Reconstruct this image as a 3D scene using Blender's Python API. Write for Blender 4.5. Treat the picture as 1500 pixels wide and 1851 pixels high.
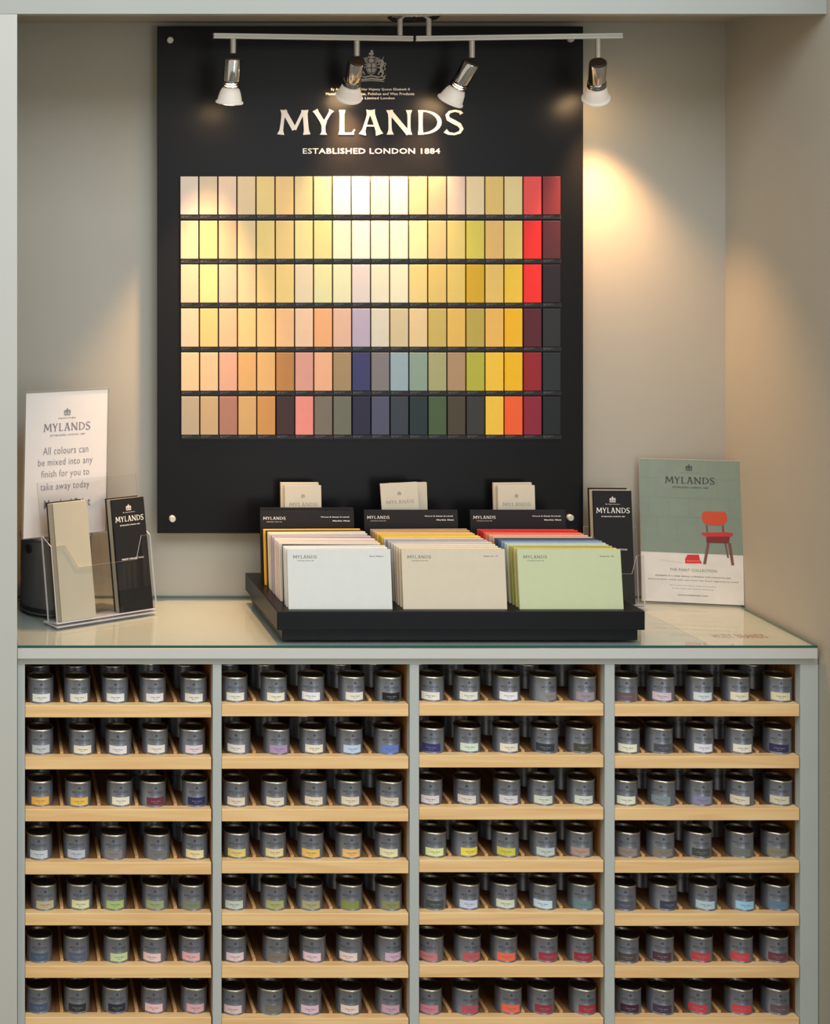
import bpy, bmesh, math, random
from mathutils import Vector, Matrix
for o in list(bpy.data.objects): bpy.data.objects.remove(o)
random.seed(7)
S = bpy.context.scene
COL = S.collection
D0 = 2.6; VX = -0.02; VZ = 1.663      # camera distance, position

# ------------------------------------------------------------ camera, light
cd = bpy.data.cameras.new('camera'); cam = bpy.data.objects.new('camera', cd); COL.objects.link(cam)
cam.location = (VX, -D0, VZ); cam.rotation_euler = (math.radians(90), 0, 0)
cd.sensor_fit = 'HORIZONTAL'; cd.sensor_width = 36; cd.lens = 36*2600/1500
cd.shift_x = 770/1500; cd.shift_y = -(925.5-400)/1500; cd.clip_start = .05
S.camera = cam
S.view_settings.view_transform = 'Standard'; S.view_settings.look = 'None'
S.view_settings.gamma = 1; S.view_settings.use_curve_mapping = False
S.view_settings.exposure = 0.0
w = bpy.data.worlds.new('world'); S.world = w; w.use_nodes = True
w.node_tree.nodes['Background'].inputs[0].default_value = (.76, .70, .58, 1)
w.node_tree.nodes['Background'].inputs[1].default_value = .92
def area(name, loc, target, sx, sy, e, c):
    l = bpy.data.lights.new(name, 'AREA'); l.shape = 'RECTANGLE'; l.size = sx; l.size_y = sy
    l.energy = e; l.color = c
    o = bpy.data.objects.new(name, l); COL.objects.link(o); o.location = loc
    o.rotation_euler = (Vector(target)-Vector(loc)).to_track_quat('-Z', 'Y').to_euler()
area('shop_ceiling_light', (.7, -1.6, 2.88), (.7, -.7, 0), 2.8, 1.2, 47, (.77, .86, 1.0))
area('tin_highlight_light', (1.6, -3.6, 1.3), (.75, 0, .8), .9, 2.0, 16, (.80, .90, 1.0))  # added area light, no known window; puts cool highlights on the tins
SPOT_E = (50, 28, 11, 27)

# ------------------------------------------------------------ helpers
def lin(c): 
    return tuple(((v/255)/12.92 if v/255 <= .04045 else ((v/255+.055)/1.055)**2.4) for v in c)
def X(px, y=0): return (px+20)/1000*(1+y/D0)-.02
def Z(py, y=0): return VZ-(py-400)/1000*(1+y/D0)
MATS = {}
def mat(name, rgb, rough=.5, metal=0, var=.04, scale=30, bump=0, spec=.5, coat=0):
    if name in MATS: return MATS[name]
    m = bpy.data.materials.new(name); m.use_nodes = True; n = m.node_tree.nodes; L = m.node_tree.links
    b = n['Principled BSDF']; c = lin(rgb)
    b.inputs['Roughness'].default_value = rough; b.inputs['Metallic'].default_value = metal
    b.inputs['Specular IOR Level'].default_value = spec; b.inputs['Coat Weight'].default_value = coat
    tc = n.new('ShaderNodeTexCoord'); no = n.new('ShaderNodeTexNoise'); no.inputs['Scale'].default_value = scale
    no.inputs['Detail'].default_value = 3
    L.new(tc.outputs['Object'], no.inputs['Vector'])
    r = n.new('ShaderNodeValToRGB')
    r.color_ramp.elements[0].position = .3; r.color_ramp.elements[1].position = .7
    r.color_ramp.elements[0].color = (*[v*(1-var) for v in c], 1); r.color_ramp.elements[1].color = (*[min(1, v*(1+var)) for v in c], 1)
    L.new(no.outputs['Fac'], r.inputs[0]); L.new(r.outputs[0], b.inputs['Base Color'])
    if bump:
        bp = n.new('ShaderNodeBump'); bp.inputs['Strength'].default_value = bump; bp.inputs['Distance'].default_value = .002
        L.new(no.outputs['Fac'], bp.inputs['Height']); L.new(bp.outputs[0], b.inputs['Normal'])
    MATS[name] = m; return m
def objcol_mat(name, rough, spec=.5):
    m = bpy.data.materials.new(name); m.use_nodes = True; n = m.node_tree.nodes; L = m.node_tree.links
    b = n['Principled BSDF']; b.inputs['Roughness'].default_value = rough; b.inputs['Specular IOR Level'].default_value = spec
    oi = n.new('ShaderNodeObjectInfo'); no = n.new('ShaderNodeTexNoise'); no.inputs['Scale'].default_value = 60
    tc = n.new('ShaderNodeTexCoord'); L.new(tc.outputs['Object'], no.inputs['Vector'])
    mr = n.new('ShaderNodeMapRange'); mr.inputs['To Min'].default_value = .96; mr.inputs['To Max'].default_value = 1.03
    mx = n.new('ShaderNodeMix'); mx.data_type = 'RGBA'; mx.blend_type = 'MULTIPLY'; mx.inputs[0].default_value = 1
    L.new(no.outputs['Fac'], mr.inputs[0]); L.new(oi.outputs['Color'], mx.inputs[6]); L.new(mr.outputs[0], mx.inputs[7])
    L.new(mx.outputs[2], b.inputs['Base Color'])
    MATS[name] = m; return m
def glass_mat(name, tint, f0=.05, rough=.02, k=.9, extra=0):
    m = bpy.data.materials.new(name); m.use_nodes = True; n = m.node_tree.nodes; L = m.node_tree.links
    n.remove(n['Principled BSDF']); out = n['Material Output']
    t = n.new('ShaderNodeBsdfTransparent'); t.inputs[0].default_value = (*tint, 1)
    g = n.new('ShaderNodeBsdfGlossy'); g.inputs['Roughness'].default_value = rough
    lw = n.new('ShaderNodeLayerWeight'); lw.inputs[0].default_value = .5
    p = n.new('ShaderNodeMath'); p.operation = 'POWER'; p.inputs[1].default_value = 4.5
    q = n.new('ShaderNodeMath'); q.operation = 'MULTIPLY_ADD'; q.inputs[1].default_value = k; q.inputs[2].default_value = f0+extra
    q.use_clamp = True
    mx = n.new('ShaderNodeMixShader')
    L.new(lw.outputs['Facing'], p.inputs[0]); L.new(p.outputs[0], q.inputs[0]); L.new(q.outputs[0], mx.inputs[0])
    L.new(t.outputs[0], mx.inputs[1]); L.new(g.outputs[0], mx.inputs[2]); L.new(mx.outputs[0], out.inputs[0])
    MATS[name] = m; return m
def edge_mat(name, rgb, alpha=.6):
    m = mat(name, rgb, .15); m.node_tree.nodes['Principled BSDF'].inputs['Alpha'].default_value = alpha; return m
def wood_mat(name, rgb, dark, axis='X', spec=.35):
    m = bpy.data.materials.new(name); m.use_nodes = True; n = m.node_tree.nodes; L = m.node_tree.links
    b = n['Principled BSDF']; b.inputs['Roughness'].default_value = .5; b.inputs['Specular IOR Level'].default_value = spec
    tc = n.new('ShaderNodeTexCoord'); mp = n.new('ShaderNodeMapping')
    mp.inputs['Scale'].default_value = (3, 60, 60) if axis == 'X' else ((60, 3, 60) if axis == 'Y' else (60, 60, 3))
    oi = n.new('ShaderNodeObjectInfo'); ad = n.new('ShaderNodeVectorMath'); ad.operation = 'ADD'
    sc = n.new('ShaderNodeVectorMath'); sc.operation = 'SCALE'; sc.inputs['Scale'].default_value = 40
    cx = n.new('ShaderNodeCombineXYZ'); L.new(oi.outputs['Random'], cx.inputs[0]); L.new(oi.outputs['Random'], cx.inputs[2])
    L.new(cx.outputs[0], sc.inputs[0]); L.new(tc.outputs['Object'], mp.inputs[0]); L.new(mp.outputs[0], ad.inputs[0]); L.new(sc.outputs[0], ad.inputs[1])
    no = n.new('ShaderNodeTexNoise'); no.inputs['Scale'].default_value = 1.2; no.inputs['Detail'].default_value = 5; no.inputs['Distortion'].default_value = .8
    L.new(ad.outputs[0], no.inputs['Vector'])
    r = n.new('ShaderNodeValToRGB'); r.color_ramp.elements[0].position = .3; r.color_ramp.elements[1].position = .62
    r.color_ramp.elements[0].color = (*lin(dark), 1); r.color_ramp.elements[1].color = (*lin(rgb), 1)
    L.new(no.outputs['Fac'], r.inputs[0]); L.new(r.outputs[0], b.inputs['Base Color'])
    MATS[name] = m; return m

class MB:
    """collects shapes into one mesh"""
    def __init__(s): s.v = []; s.f = []; s.m = []; s.sm = []
    def add(s, vs, fs, mi=0, smooth=False):
        k = len(s.v); s.v += [tuple(v) for v in vs]
        for f in fs: s.f.append(tuple(i+k for i in f)); s.m.append(mi); s.sm.append(smooth)
        return s
    def box(s, x0, x1, y0, y1, z0, z1, mi=0, M=None):
        vs = [(x, y, z) for z in (z0, z1) for y in (y0, y1) for x in (x0, x1)]
        if M is not None: vs = [M @ Vector(v) for v in vs]
        return s.add(vs, [(0, 2, 3, 1), (4, 5, 7, 6), (0, 1, 5, 4), (2, 6, 7, 3), (0, 4, 6, 2), (1, 3, 7, 5)], mi)
    def prism(s, pts, y0, y1, mi=0, mside=None, M=None):
        """outline in x,z (counter-clockwise seen from -y) extruded along y"""
        n = len(pts); vs = [(p[0], y0, p[1]) for p in pts]+[(p[0], y1, p[1]) for p in pts]
        if M is not None: vs = [M @ Vector(v) for v in vs]
        s.add(vs, [tuple(range(n)), tuple(range(2*n-1, n-1, -1))], mi)
        k = len(s.v)-2*n
        for i in range(n):
            j = (i+1) % n; s.f.append((k+i, k+n+i, k+n+j, k+j)); s.m.append(mi if mside is None else mside); s.sm.append(False)
        return s
    def lathe(s, prof, seg=32, mi=0, M=None, smooth=True, cap=False):
        vs = []; fs = []
        for r, z in prof:
            for k in range(seg):
                a = 2*math.pi*k/seg; vs.append((r*math.cos(a), r*math.sin(a), z))
        for i in range(len(prof)-1):
            for k in range(seg):
                a = i*seg+k; b = i*seg+(k+1) % seg; fs.append((a, b, b+seg, a+seg))
        if cap:
            fs.append(tuple(range(seg-1, -1, -1))); fs.append(tuple(range((len(prof)-1)*seg, len(prof)*seg)))
        if M is not None: vs = [M @ Vector(v) for v in vs]
        return s.add(vs, fs, mi, smooth)
    def tube(s, pts, r, seg=10, mi=0):
        pts = [Vector(p) for p in pts]; vs = []; fs = []
        for i, p in enumerate(pts):
            d = (pts[min(i+1, len(pts)-1)]-pts[max(i-1, 0)]).normalized()
            u = d.orthogonal().normalized() if i == 0 else (u-d*u.dot(d)).normalized(); q = d.cross(u)
            rr = r[i] if isinstance(r, (list, tuple)) else r
            for k in range(seg):
                a = 2*math.pi*k/seg; vs.append(p+(u*math.cos(a)+q*math.sin(a))*rr)
        for i in range(len(pts)-1):
            for k in range(seg):
                a = i*seg+k; b = i*seg+(k+1) % seg; fs.append((a, b, b+seg, a+seg))
        fs.append(tuple(range(seg-1, -1, -1))); fs.append(tuple(range((len(pts)-1)*seg, len(pts)*seg)))
        return s.add(vs, fs, mi, True)
    def ink(s, geo, fn, mi=0):
        vs = [Vector(fn(*p)) for p in geo[0]]; par = list(range(len(vs)))
        def find(i):
            while par[i] != i: par[i] = par[par[i]]; i = par[i]
            return i
        for f in geo[1]:
            for i in f[1:]: par[find(i)] = find(f[0])
        ids = {}; f = geo[1][0]; n = (vs[f[1]]-vs[f[0]]).cross(vs[f[2]]-vs[f[0]]).normalized()
        for i in range(len(vs)):
            c = ids.setdefault(find(i), len(ids)); vs[i] = vs[i]+n*(6e-6*(c % 14))
        return s.add(vs, geo[1], mi)
    def build(s, name, mats, parent=None, bevel=0, loc=None, kind=None, pivot=None):
        me = bpy.data.meshes.new(name)
        if pivot is not None: vs = [tuple(Vector(v)-Vector(pivot)) for v in s.v]
        else: vs = s.v
        me.from_pydata(vs, [], s.f)
        if not isinstance(mats, (list, tuple)): mats = [mats]
        for m in mats: me.materials.append(m)
        me.polygons.foreach_set('material_index', s.m); me.polygons.foreach_set('use_smooth', s.sm); me.update()
        if any(s.sm):
            try: me.set_sharp_from_angle(angle=math.radians(40))
            except Exception: pass
        o = bpy.data.objects.new(name, me); COL.objects.link(o)
        if pivot is not None: o.location = pivot
        if loc is not None: o.location = loc
        if parent is not None: o.parent = parent
        if bevel:
            b = o.modifiers.new('bevel', 'BEVEL'); b.width = bevel; b.segments = 2; b.limit_method = 'ANGLE'; b.angle_limit = math.radians(50)
        if kind: o['kind'] = kind
        return o
def tag(o, label, cat, group=None):
    o['label'] = label; o['category'] = cat
    if group: o['group'] = group
    return o
def empty(name, loc, label, cat, group=None, rot=(0, 0, 0)):
    o = bpy.data.objects.new(name, None); COL.objects.link(o); o.location = loc; o.rotation_euler = rot
    o.empty_display_size = .02
    return tag(o, label, cat, group)

# ------------------------------------------------------------ lettering
_txt = {}
def text_geo(s, bold=0, sx=1.0):
    key = (s, bold, sx)
    if key in _txt: return _txt[key]
    c = bpy.data.curves.new('t', 'FONT'); c.body = s; c.size = 1; c.align_x = 'CENTER'; c.align_y = 'CENTER'
    c.resolution_u = 2; c.offset = bold; c.space_character = 1.06; c.space_line = 1.0
    o = bpy.data.objects.new('t', c); COL.objects.link(o)
    bpy.context.view_layer.update()
    me = bpy.data.meshes.new_from_object(o.evaluated_get(bpy.context.evaluated_depsgraph_get()))
    vs = [(v.co.x*sx, v.co.y) for v in me.vertices]; fs = [tuple(p.vertices) for p in me.polygons]
    bpy.data.objects.remove(o); bpy.data.curves.remove(c); bpy.data.meshes.remove(me)
    x0 = min(v[0] for v in vs); x1 = max(v[0] for v in vs); y0 = min(v[1] for v in vs); y1 = max(v[1] for v in vs)
    vs = [(v[0]-(x0+x1)/2, v[1]-(y0+y1)/2) for v in vs]
    _txt[key] = (vs, fs, x1-x0, y1-y0); return _txt[key]
def fit(geo, cx, cy, width, height=None):
    vs, fs, gw, gh = geo; k = width/gw; kh = k if height is None else height/gh
    return ([(cx+v[0]*k, cy+v[1]*kh) for v in vs], fs)
def stroke(pts, ws):
    vs = []; n = len(pts)
    for i, p in enumerate(pts):
        a = pts[max(i-1, 0)]; b = pts[min(i+1, n-1)]; d = Vector((b[0]-a[0], b[1]-a[1])).normalized()
        nn = Vector((-d.y, d.x)); q = Vector(p)
        vs.append(tuple(q-nn*ws[i]/2)); vs.append(tuple(q+nn*ws[i]/2))
    return vs, [(2*i, 2*i+2, 2*i+3, 2*i+1) for i in range(n-1)]
def flare(a, b, w0, w1):
    n = 7; pts = []; ws = []
    for i in range(n):
        t = i/(n-1); pts.append((a[0]+(b[0]-a[0])*t, a[1]+(b[1]-a[1])*t)); ws.append(w0+(w1-w0)*abs(2*t-1)**5)
    return stroke(pts, ws)
def merge(parts):
    vs = []; fs = []
    for v, f in parts:
        k = len(vs); vs += v; fs += [tuple(i+k for i in q) for q in f]
    return vs, fs
def norm(g):
    vs, fs = g; x0 = min(v[0] for v in vs); x1 = max(v[0] for v in vs); y0 = min(v[1] for v in vs); y1 = max(v[1] for v in vs)
    return [(v[0]-(x0+x1)/2, v[1]-(y0+y1)/2) for v in vs], fs, x1-x0, y1-y0
def wordmark():
    P = []
    def s(x0, y0, x1, y1, w0=22, w1=36): P.append(flare((x0, -y0), (x1, -y1), w0, w1))
    s(130, 70, 107, 255, 24, 52); s(128, 72, 206, 218, 34, 36); s(272, 72, 206, 218, 22, 24); s(278, 70, 293, 255, 34, 54)
    s(352, 70, 413, 172, 32, 42); s(470, 70, 413, 172, 20, 40); s(412, 160, 412, 255, 28, 52)
    s(545, 70, 543, 255, 30, 46); s(530, 247, 628, 247, 15, 16); s(612, 250, 634, 218, 8, 12)
    s(742, 72, 690, 255, 21, 52); s(752, 72, 812, 255, 34, 56); s(712, 188, 790, 188, 13, 13); s(728, 78, 768, 78, 16, 16)
    s(885, 70, 888, 255, 22, 52); s(882, 76, 1020, 250, 34, 34); s(1022, 70, 1022, 255, 22, 46)
    s(1105, 70, 1105, 255, 30, 40)
    pts = []; ws = []
    for i in range(15):
        a = math.radians(-90+180*i/14); pts.append((1112+128*math.cos(a), -162+86*math.sin(a))); ws.append(12+20*math.cos(a)**2)
    P.append(stroke(pts, ws))
    cs = [(1396, -100), (1388, -84), (1352, -75), (1312, -84), (1294, -108), (1302, -136), (1340, -158), (1382, -182), (1398, -212), (1384, -238), (1346, -251), (1305, -246), (1280, -226)]
    P.append(stroke(cs, [30, 22, 17, 20, 26, 30, 33, 31, 28, 22, 17, 22, 34]))
    return norm(merge(P))
WORD = wordmark()
def crest():
    P = []
    def poly(pts): P.append((pts, [tuple(range(len(pts)))]))
    def st(pts, w): P.append(stroke(pts, w if isinstance(w, list) else [w]*len(pts)))
    # quartered shield
    poly([(-11, 12), (-1, 12), (-1, 1), (-11, 1)]); poly([(1, 12), (11, 12), (11, 1), (1, 1)])
    poly([(-11, -1), (-1, -1), (-1, -15), (-7, -11), (-10.5, -6)]); poly([(1, -1), (11, -1), (10.5, -6), (7, -11), (1, -15)])
    st([(-13, 14), (-13, -5), (-8, -14), (0, -19), (8, -14), (13, -5), (13, 14), (-13, 14)], 1.6)
    # helm, crown and small beast on top
    poly([(-6, 16), (6, 16), (7, 23), (3, 27), (-3, 27), (-7, 23)]); poly([(-8, 28), (8, 28), (9.5, 34), (5, 31.5), (0, 35.5), (-5, 31.5), (-9.5, 34)])
    poly([(-6, 36), (5, 36), (7, 41), (4, 43), (5, 48), (1, 51), (-3, 48), (-2, 43), (-7, 42)])
    rr = random.Random(3)
    for sg in (-1, 1):
        # mantling
        for k in range(5):
            y = 27-k*3.2; st([(sg*8, y), (sg*(13+k*.6), y+2.5), (sg*(18+k), y-.5), (sg*(22+k), y+2)], [1.2, 2, 1.8, .8])
        # supporter: head, mane, body, legs, tail
        st([(sg*19, 17), (sg*23, 21), (sg*28, 20), (sg*31, 15)], [3, 6, 7, 5])
        st([(sg*30, 17), (sg*28, 8), (sg*25, 0), (sg*27, -9), (sg*31, -15), (sg*27, -22)], [7, 8.5, 6.5, 8, 5, 4])
        st([(sg*27, 9), (sg*20, 11), (sg*15, 8)], [4, 3, 2.4]); st([(sg*25, 3), (sg*19, 1), (sg*15, 3)], [4, 3, 2.4])
        st([(sg*26, -9), (sg*20, -12), (sg*18, -20)], [5, 3.6, 2.6])
        st([(sg*31, -8), (sg*37, -3), (sg*34, 4), (sg*38, 11), (sg*35, 15)], [2, 2.4, 2, 2.4, 4])
        for k in range(4): st([(sg*(31+k), 13-k*5), (sg*(35+k*.6), 11-k*5.5)], [2, .8])
        if sg > 0: st([(28, 22), (33, 33)], [2.4, .8])
        st([(sg*38, -20), (sg*33, -25), (sg*24, -24), (sg*14, -27)], [2, 4, 3, 4])
        st([(sg*36, -28), (sg*28, -33), (sg*15, -32)], [3, 4.5, 4])
    st([(-15, -25), (0, -22), (15, -25)], [4, 4, 4]); st([(-15, -32), (0, -29.5), (15, -32)], [4, 4.5, 4])
    st([(-34, -38), (0, -35), (34, -38)], [2, 2.6, 2])
    return norm(merge(P))
CREST = crest()

# ------------------------------------------------------------ materials
M_wall = mat('wall_paint', (172, 168, 155), .75, var=.015, scale=8, bump=.05, spec=.3)
M_trim = mat('grey_eggshell', (168, 170, 163), .45, var=.015, scale=6)
M_trim2 = mat('cabinet_grey', (188, 194, 188), .45, var=.02, scale=10)
M_top = mat('worktop_paint', (206, 206, 200), .4, var=.015, scale=6)
M_floor = mat('floor_grey', (120, 112, 100), .5, var=.1, scale=5)
M_black = mat('black_acrylic', (15, 15, 17), .36, var=.03, spec=.22)
M_tray = mat('black_lacquer', (9, 12, 16), .38, var=.05, spec=.3)
M_ink = mat('charcoal_ink', (60, 56, 66), .6); M_inkl = mat('grey_ink', (120, 116, 118), .6)
M_white = mat('white_ink', (236, 232, 224), .5); M_whited = mat('pale_ink', (150, 150, 150), .5)
M_paper = mat('white_paper', (236, 230, 224), .6, var=.01)
M_cream = mat('cream_card', (206, 198, 176), .55, var=.02); M_sage = mat('sage_card', (176, 171, 150), .45, var=.02)
M_card = mat('black_card', (26, 26, 28), .55, var=.06, spec=.3)
M_chrome = mat('chrome', (205, 205, 205), .12, 1, var=.02); M_nick = mat('brushed_nickel', (150, 145, 138), .3, 1, var=.05)
M_satin = mat('satin_nickel', (214, 212, 204), .38, .55, var=.03)
M_cap = mat('head_cap', (78, 70, 62), .5, .5)
M_steel = mat('tin_steel', (134, 138, 146), .36, .7, var=.08, scale=90)
M_rim = mat('tin_rim', (194, 188, 172), .30, 1, var=.05); M_lid = mat('tin_lid', (112, 106, 94), .28, .9, var=.08)
M_mark = mat('tin_print', (52, 60, 74), .5)
M_wood = wood_mat('pine_rail', (250, 212, 152), (236, 188, 128)); M_woody = wood_mat('pine_slat', (222, 176, 116), (188, 136, 84), 'Y')
M_lane = wood_mat('lane_board', (150, 108, 66), (112, 74, 42), 'Y')  # board under the tins; shade inside the rack is put into its colour
M_side = wood_mat('stained_side', (176, 122, 74), (130, 82, 48), 'Z')
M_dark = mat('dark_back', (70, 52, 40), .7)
M_glass = glass_mat('clear_glass', (.95, .975, .96), .06, .01, .8); M_gedge = mat('glass_edge', (28, 92, 84), .12, coat=.4)
M_acr = glass_mat('clear_acrylic', (.985, .988, .988), .03, .03, .5); M_aedge = edge_mat('acrylic_edge', (222, 222, 224), .75)
M_obj = objcol_mat('painted_colour', .45, .4); M_objp = objcol_mat('label_paper', .5, .4)

# ------------------------------------------------------------ setting
XL, XR, YB, ZC, ZT = X(31), 1.480, .330, 2.067, .900
def struct(name, b, m): return b.build(name, m, kind='structure')
struct('floor', MB().box(-2.2, 3.2, -5.2, .45, -.05, 0), M_floor)
struct('wall_back', MB().box(-.15, 1.65, YB, YB+.1, 0, 2.4), M_wall)
struct('wall_left', MB().box(XL-.08, XL-.001, 0, YB, 0, ZC+.1), M_wall)
struct('wall_right', MB().box(XR, XR+.08, -.60, YB, 0, 2.5), M_wall)
struct('ceiling', MB().box(XL-.001, XR, 0, YB, ZC, ZC+.05), M_wall)
struct('trim_top', MB().box(-.6, XR-.0005, -.025, -.001, Z(25, -.025), 2.5), M_trim)
struct('trim_left', MB().box(-.6, XL-.0005, -.0252, -.001, 0, Z(25.6, -.025)), mat('pillar_paint', (196, 196, 188), .45, var=.015, scale=6))

# ------------------------------------------------------------ cabinet
BAY = [(45, 382, 384.5), (400.5, 738.5, 740.5), (757.5, 1091, 1093), (1111, 1445, 1446.5)]
TOPS = [(1275, 1369, 1463, 1559, 1651, 1746, 1839), (1273, 1368, 1463, 1557, 1651, 1746, 1841),
        (1272, 1365.5, 1460, 1555, 1650, 1745, 1840), (1273, 1367, 1461, 1556, 1652, 1746, 1840)]
zc1 = Z(1191, -.012)
cab = empty('display_cabinet', (.75, .15, 0), 'pale grey built-in cabinet with four bays of paint tins under the worktop', 'cabinet')
def cpart(name, b, m, bev=.0008):
    o = b.build(name, m); o.parent = cab; o.matrix_parent_inverse = Matrix.Translation((-.75, -.15, 0)); 
    if bev: 
        q = o.modifiers.new('bevel', 'BEVEL'); q.width = bev; q.segments = 2; q.limit_method = 'ANGLE'
    return o
zr = Z(1201)
cpart('top_rail', MB().box(X(31)+.0005, XR-.002, 0, .02, zr, zc1-.0002), M_trim2)
for a, b_ in ((31.5, 45), (384.5, 400.5), (740.5, 757.5), (1093, 1111), (1446.5, 1479)):
    cpart('upright', MB().box(X(a), X(b_), .0, .018, .06, zr-.0002), M_trim2)
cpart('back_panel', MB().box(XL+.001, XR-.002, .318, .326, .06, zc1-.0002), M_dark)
cpart('plinth', MB().box(XL+.001, XR-.002, .02, .3, .0, .0598), M_trim2)
ORD = ['first', 'second', 'third', 'fourth', 'fifth', 'sixth', 'bottom']
ROWN = ['top', 'second', 'third', 'fourth', 'fifth', 'sixth', 'bottom']
BAYN = ['leftmost', 'second', 'third', 'rightmost']
LIM = []
for bi, (a, e, pl) in enumerate(BAY):
    x0 = X(a)+.0005; x1 = X(pl)
    xi0 = x0+.0002; xi1 = x1-.0008 if bi < 3 else x1+.0035
    LIM.append((xi0, xi1))
    rk = empty('tin_rack', ((x0+x1)/2, .15, .06), f'pine shelving rack of seven tin shelves in the {BAYN[bi]} bay', 'shelf rack', 'pine tin racks in the cabinet')
    inv = Matrix.Translation((-(x0+x1)/2, -.15, -.06))
    def rp(name, b, m, bev=0, par=None):
        o = b.build(name, m, bevel=bev); o.parent = par or rk
        o.matrix_parent_inverse = inv if par is None else Matrix(); return o
    rp('side_panel', MB().box(xi1, xi1+.006, .0185, .317, .061, zr), M_side)
    rp('side_panel', MB().box(xi0-.0062, xi0, .0185, .317, .061, zr), M_side)
    for k, py in enumerate(TOPS[bi]):
        zt = Z(py)
        b = MB().box(X(a)+.0003, X(e), .0, .018, zt-.0222, zt)
        o = rp('shelf', b, M_wood, .0012)
        # the board behind the rail, and its slats, are sub-parts of the shelf
        rp('shelf_board', MB().box(xi0+.0003, xi1-.0003, .0182, .316, zt-.014, zt-.0012), M_lane, par=o)
        n = 4
        sw = ((112, 179.5, 248, 318) if bi == 0 else (461, 530, 600, 671) if bi == 1 else (815.5, 882, 948, 1017.5) if bi == 2 else (1166, 1234, 1304, 1373))
        for sx in sw:
            xs = X(sx, .01)
            rp('divider_slat', MB().box(xs-.003, xs+.003, .0182, .316, zt-.0011, zt+.0035), M_woody, par=o)

# worktop, sheet and glass
wt = MB().box(XL+.0003, X(1478, -.012), -.012, YB-.0002, zc1, .8945).build('worktop', M_top, bevel=.0008)
tag(wt, 'painted pale grey worktop slab over the tin cabinet', 'worktop')
gl = MB().box(XL+.0005, X(1478, -.013)-.0005, -.013, YB-.0006, .8956, .900, 0)
gl.m[2] = 1; gl.m[3] = 1; gl.m[5] = 1; gl.m[4] = 1
tag(gl.build('glass_top', [M_glass, M_gedge], bevel=0), 'clear sheet of glass with green edge lying on the worktop', 'glass sheet')
ls = MB(); q = [(X(1286), .002), (X(1474), .002), (1.474, .20), (1.474, .27), (1.33, .27)]
q = [(1.287, .004), (1.474, .004), (1.474, .285), (1.264, .285)]
ls.add([(x, y, .8947) for x, y in q]+[(x, y, .8951) for x, y in q], [(3, 2, 1, 0), (4, 5, 6, 7), (0, 1, 5, 4), (1, 2, 6, 5), (2, 3, 7, 6), (3, 0, 4, 7)])
ls.ink(fit(text_geo('HUEY', .03), 0, 0, .038, .026), lambda u, v: (1.338+u, .062+v, .8953), 2)
ls.ink(fit(text_geo('BRANDS', .03), 0, 0, .055, .026), lambda u, v: (1.390+u, .062+v, .8953), 1)
tag(ls.build('paper_leaflet', [mat('leaflet_paper', (226, 220, 204), .6), mat('faded_red_ink', (196, 120, 104), .6), mat('faded_grey_ink', (160, 146, 134), .6)]), 'pale paper leaflet with faded red lettering lying under the glass at right', 'leaflet')

# ------------------------------------------------------------ colour board
YF = .300; RB = 1+YF/D0
bx0, bx1, bz0, bz1 = X(284.5, YF), X(1054, YF), Z(964, YF), Z(47.5, YF)
board = tag(MB().box(bx0, bx1, YF, YF+.006, bz0, bz1).build('colour_board', M_black, bevel=.0006, pivot=None), 'large glossy black board with white wordmark holding rows of paint swatches', 'display board')
def bp(name, b, m, bev=0): return b.build(name, m, parent=board, bevel=bev)
for px, py in ((307, 73), (1030, 71), (311, 937), (1029, 935)):
    cx, cz = X(px, YF), Z(py, YF)
    R = Matrix.Translation((cx, YF, cz)) @ Matrix.Rotation(math.radians(90), 4, 'X')
    bp('standoff_cap', MB().lathe([(.0001, .0085), (.0052, .0085), (.0066, .007), (.0066, 0), (.0001, -.0002)], 20, M=R), mat('cap_satin', (206, 206, 190), .4, .25))
    R2 = Matrix.Translation((cx, YF+.0061, cz)) @ Matrix.Rotation(math.radians(-90), 4, 'X')
    bp('standoff_post', MB().lathe([(.005, 0), (.005, .0235)], 14, M=R2, cap=True), M_nick)
def bink(geo, mi=0, t=.0008):
    b = MB(); b.ink(geo, lambda u, v: (u, YF-t, v), mi); return b
k = RB/1000
bp('wordmark', bink(fit(WORD, X(669, YF), Z(221, YF), 337*k, 49*k), t=.0015), M_white)
bp('date_line', bink(fit(text_geo('ESTABLISHED LONDON 1884', .012, 1.25), X(671, YF), Z(273, YF), 248*k, 10*k)), M_white)
bp('crest', bink(fit(CREST, X(671, YF), Z(119, YF), 54*k, 58*k)), mat('crest_ink', (176, 168, 160), .5))
b = MB()
for s, px, py, ww in (('By Appointment to Her Majesty Queen Elizabeth II', 669, 162, 142), ('Manufacturers of Stains, Polishes and Wax Products', 668.5, 170, 160), ('Mylands Limited London', 671, 178, 84)):
    b.ink(fit(text_geo(s, .02), X(px, YF), Z(py, YF), ww*k, 5.6*k), lambda u, v: (u, YF-.0008, v))
bp('warrant_text', b, M_white)

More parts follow.
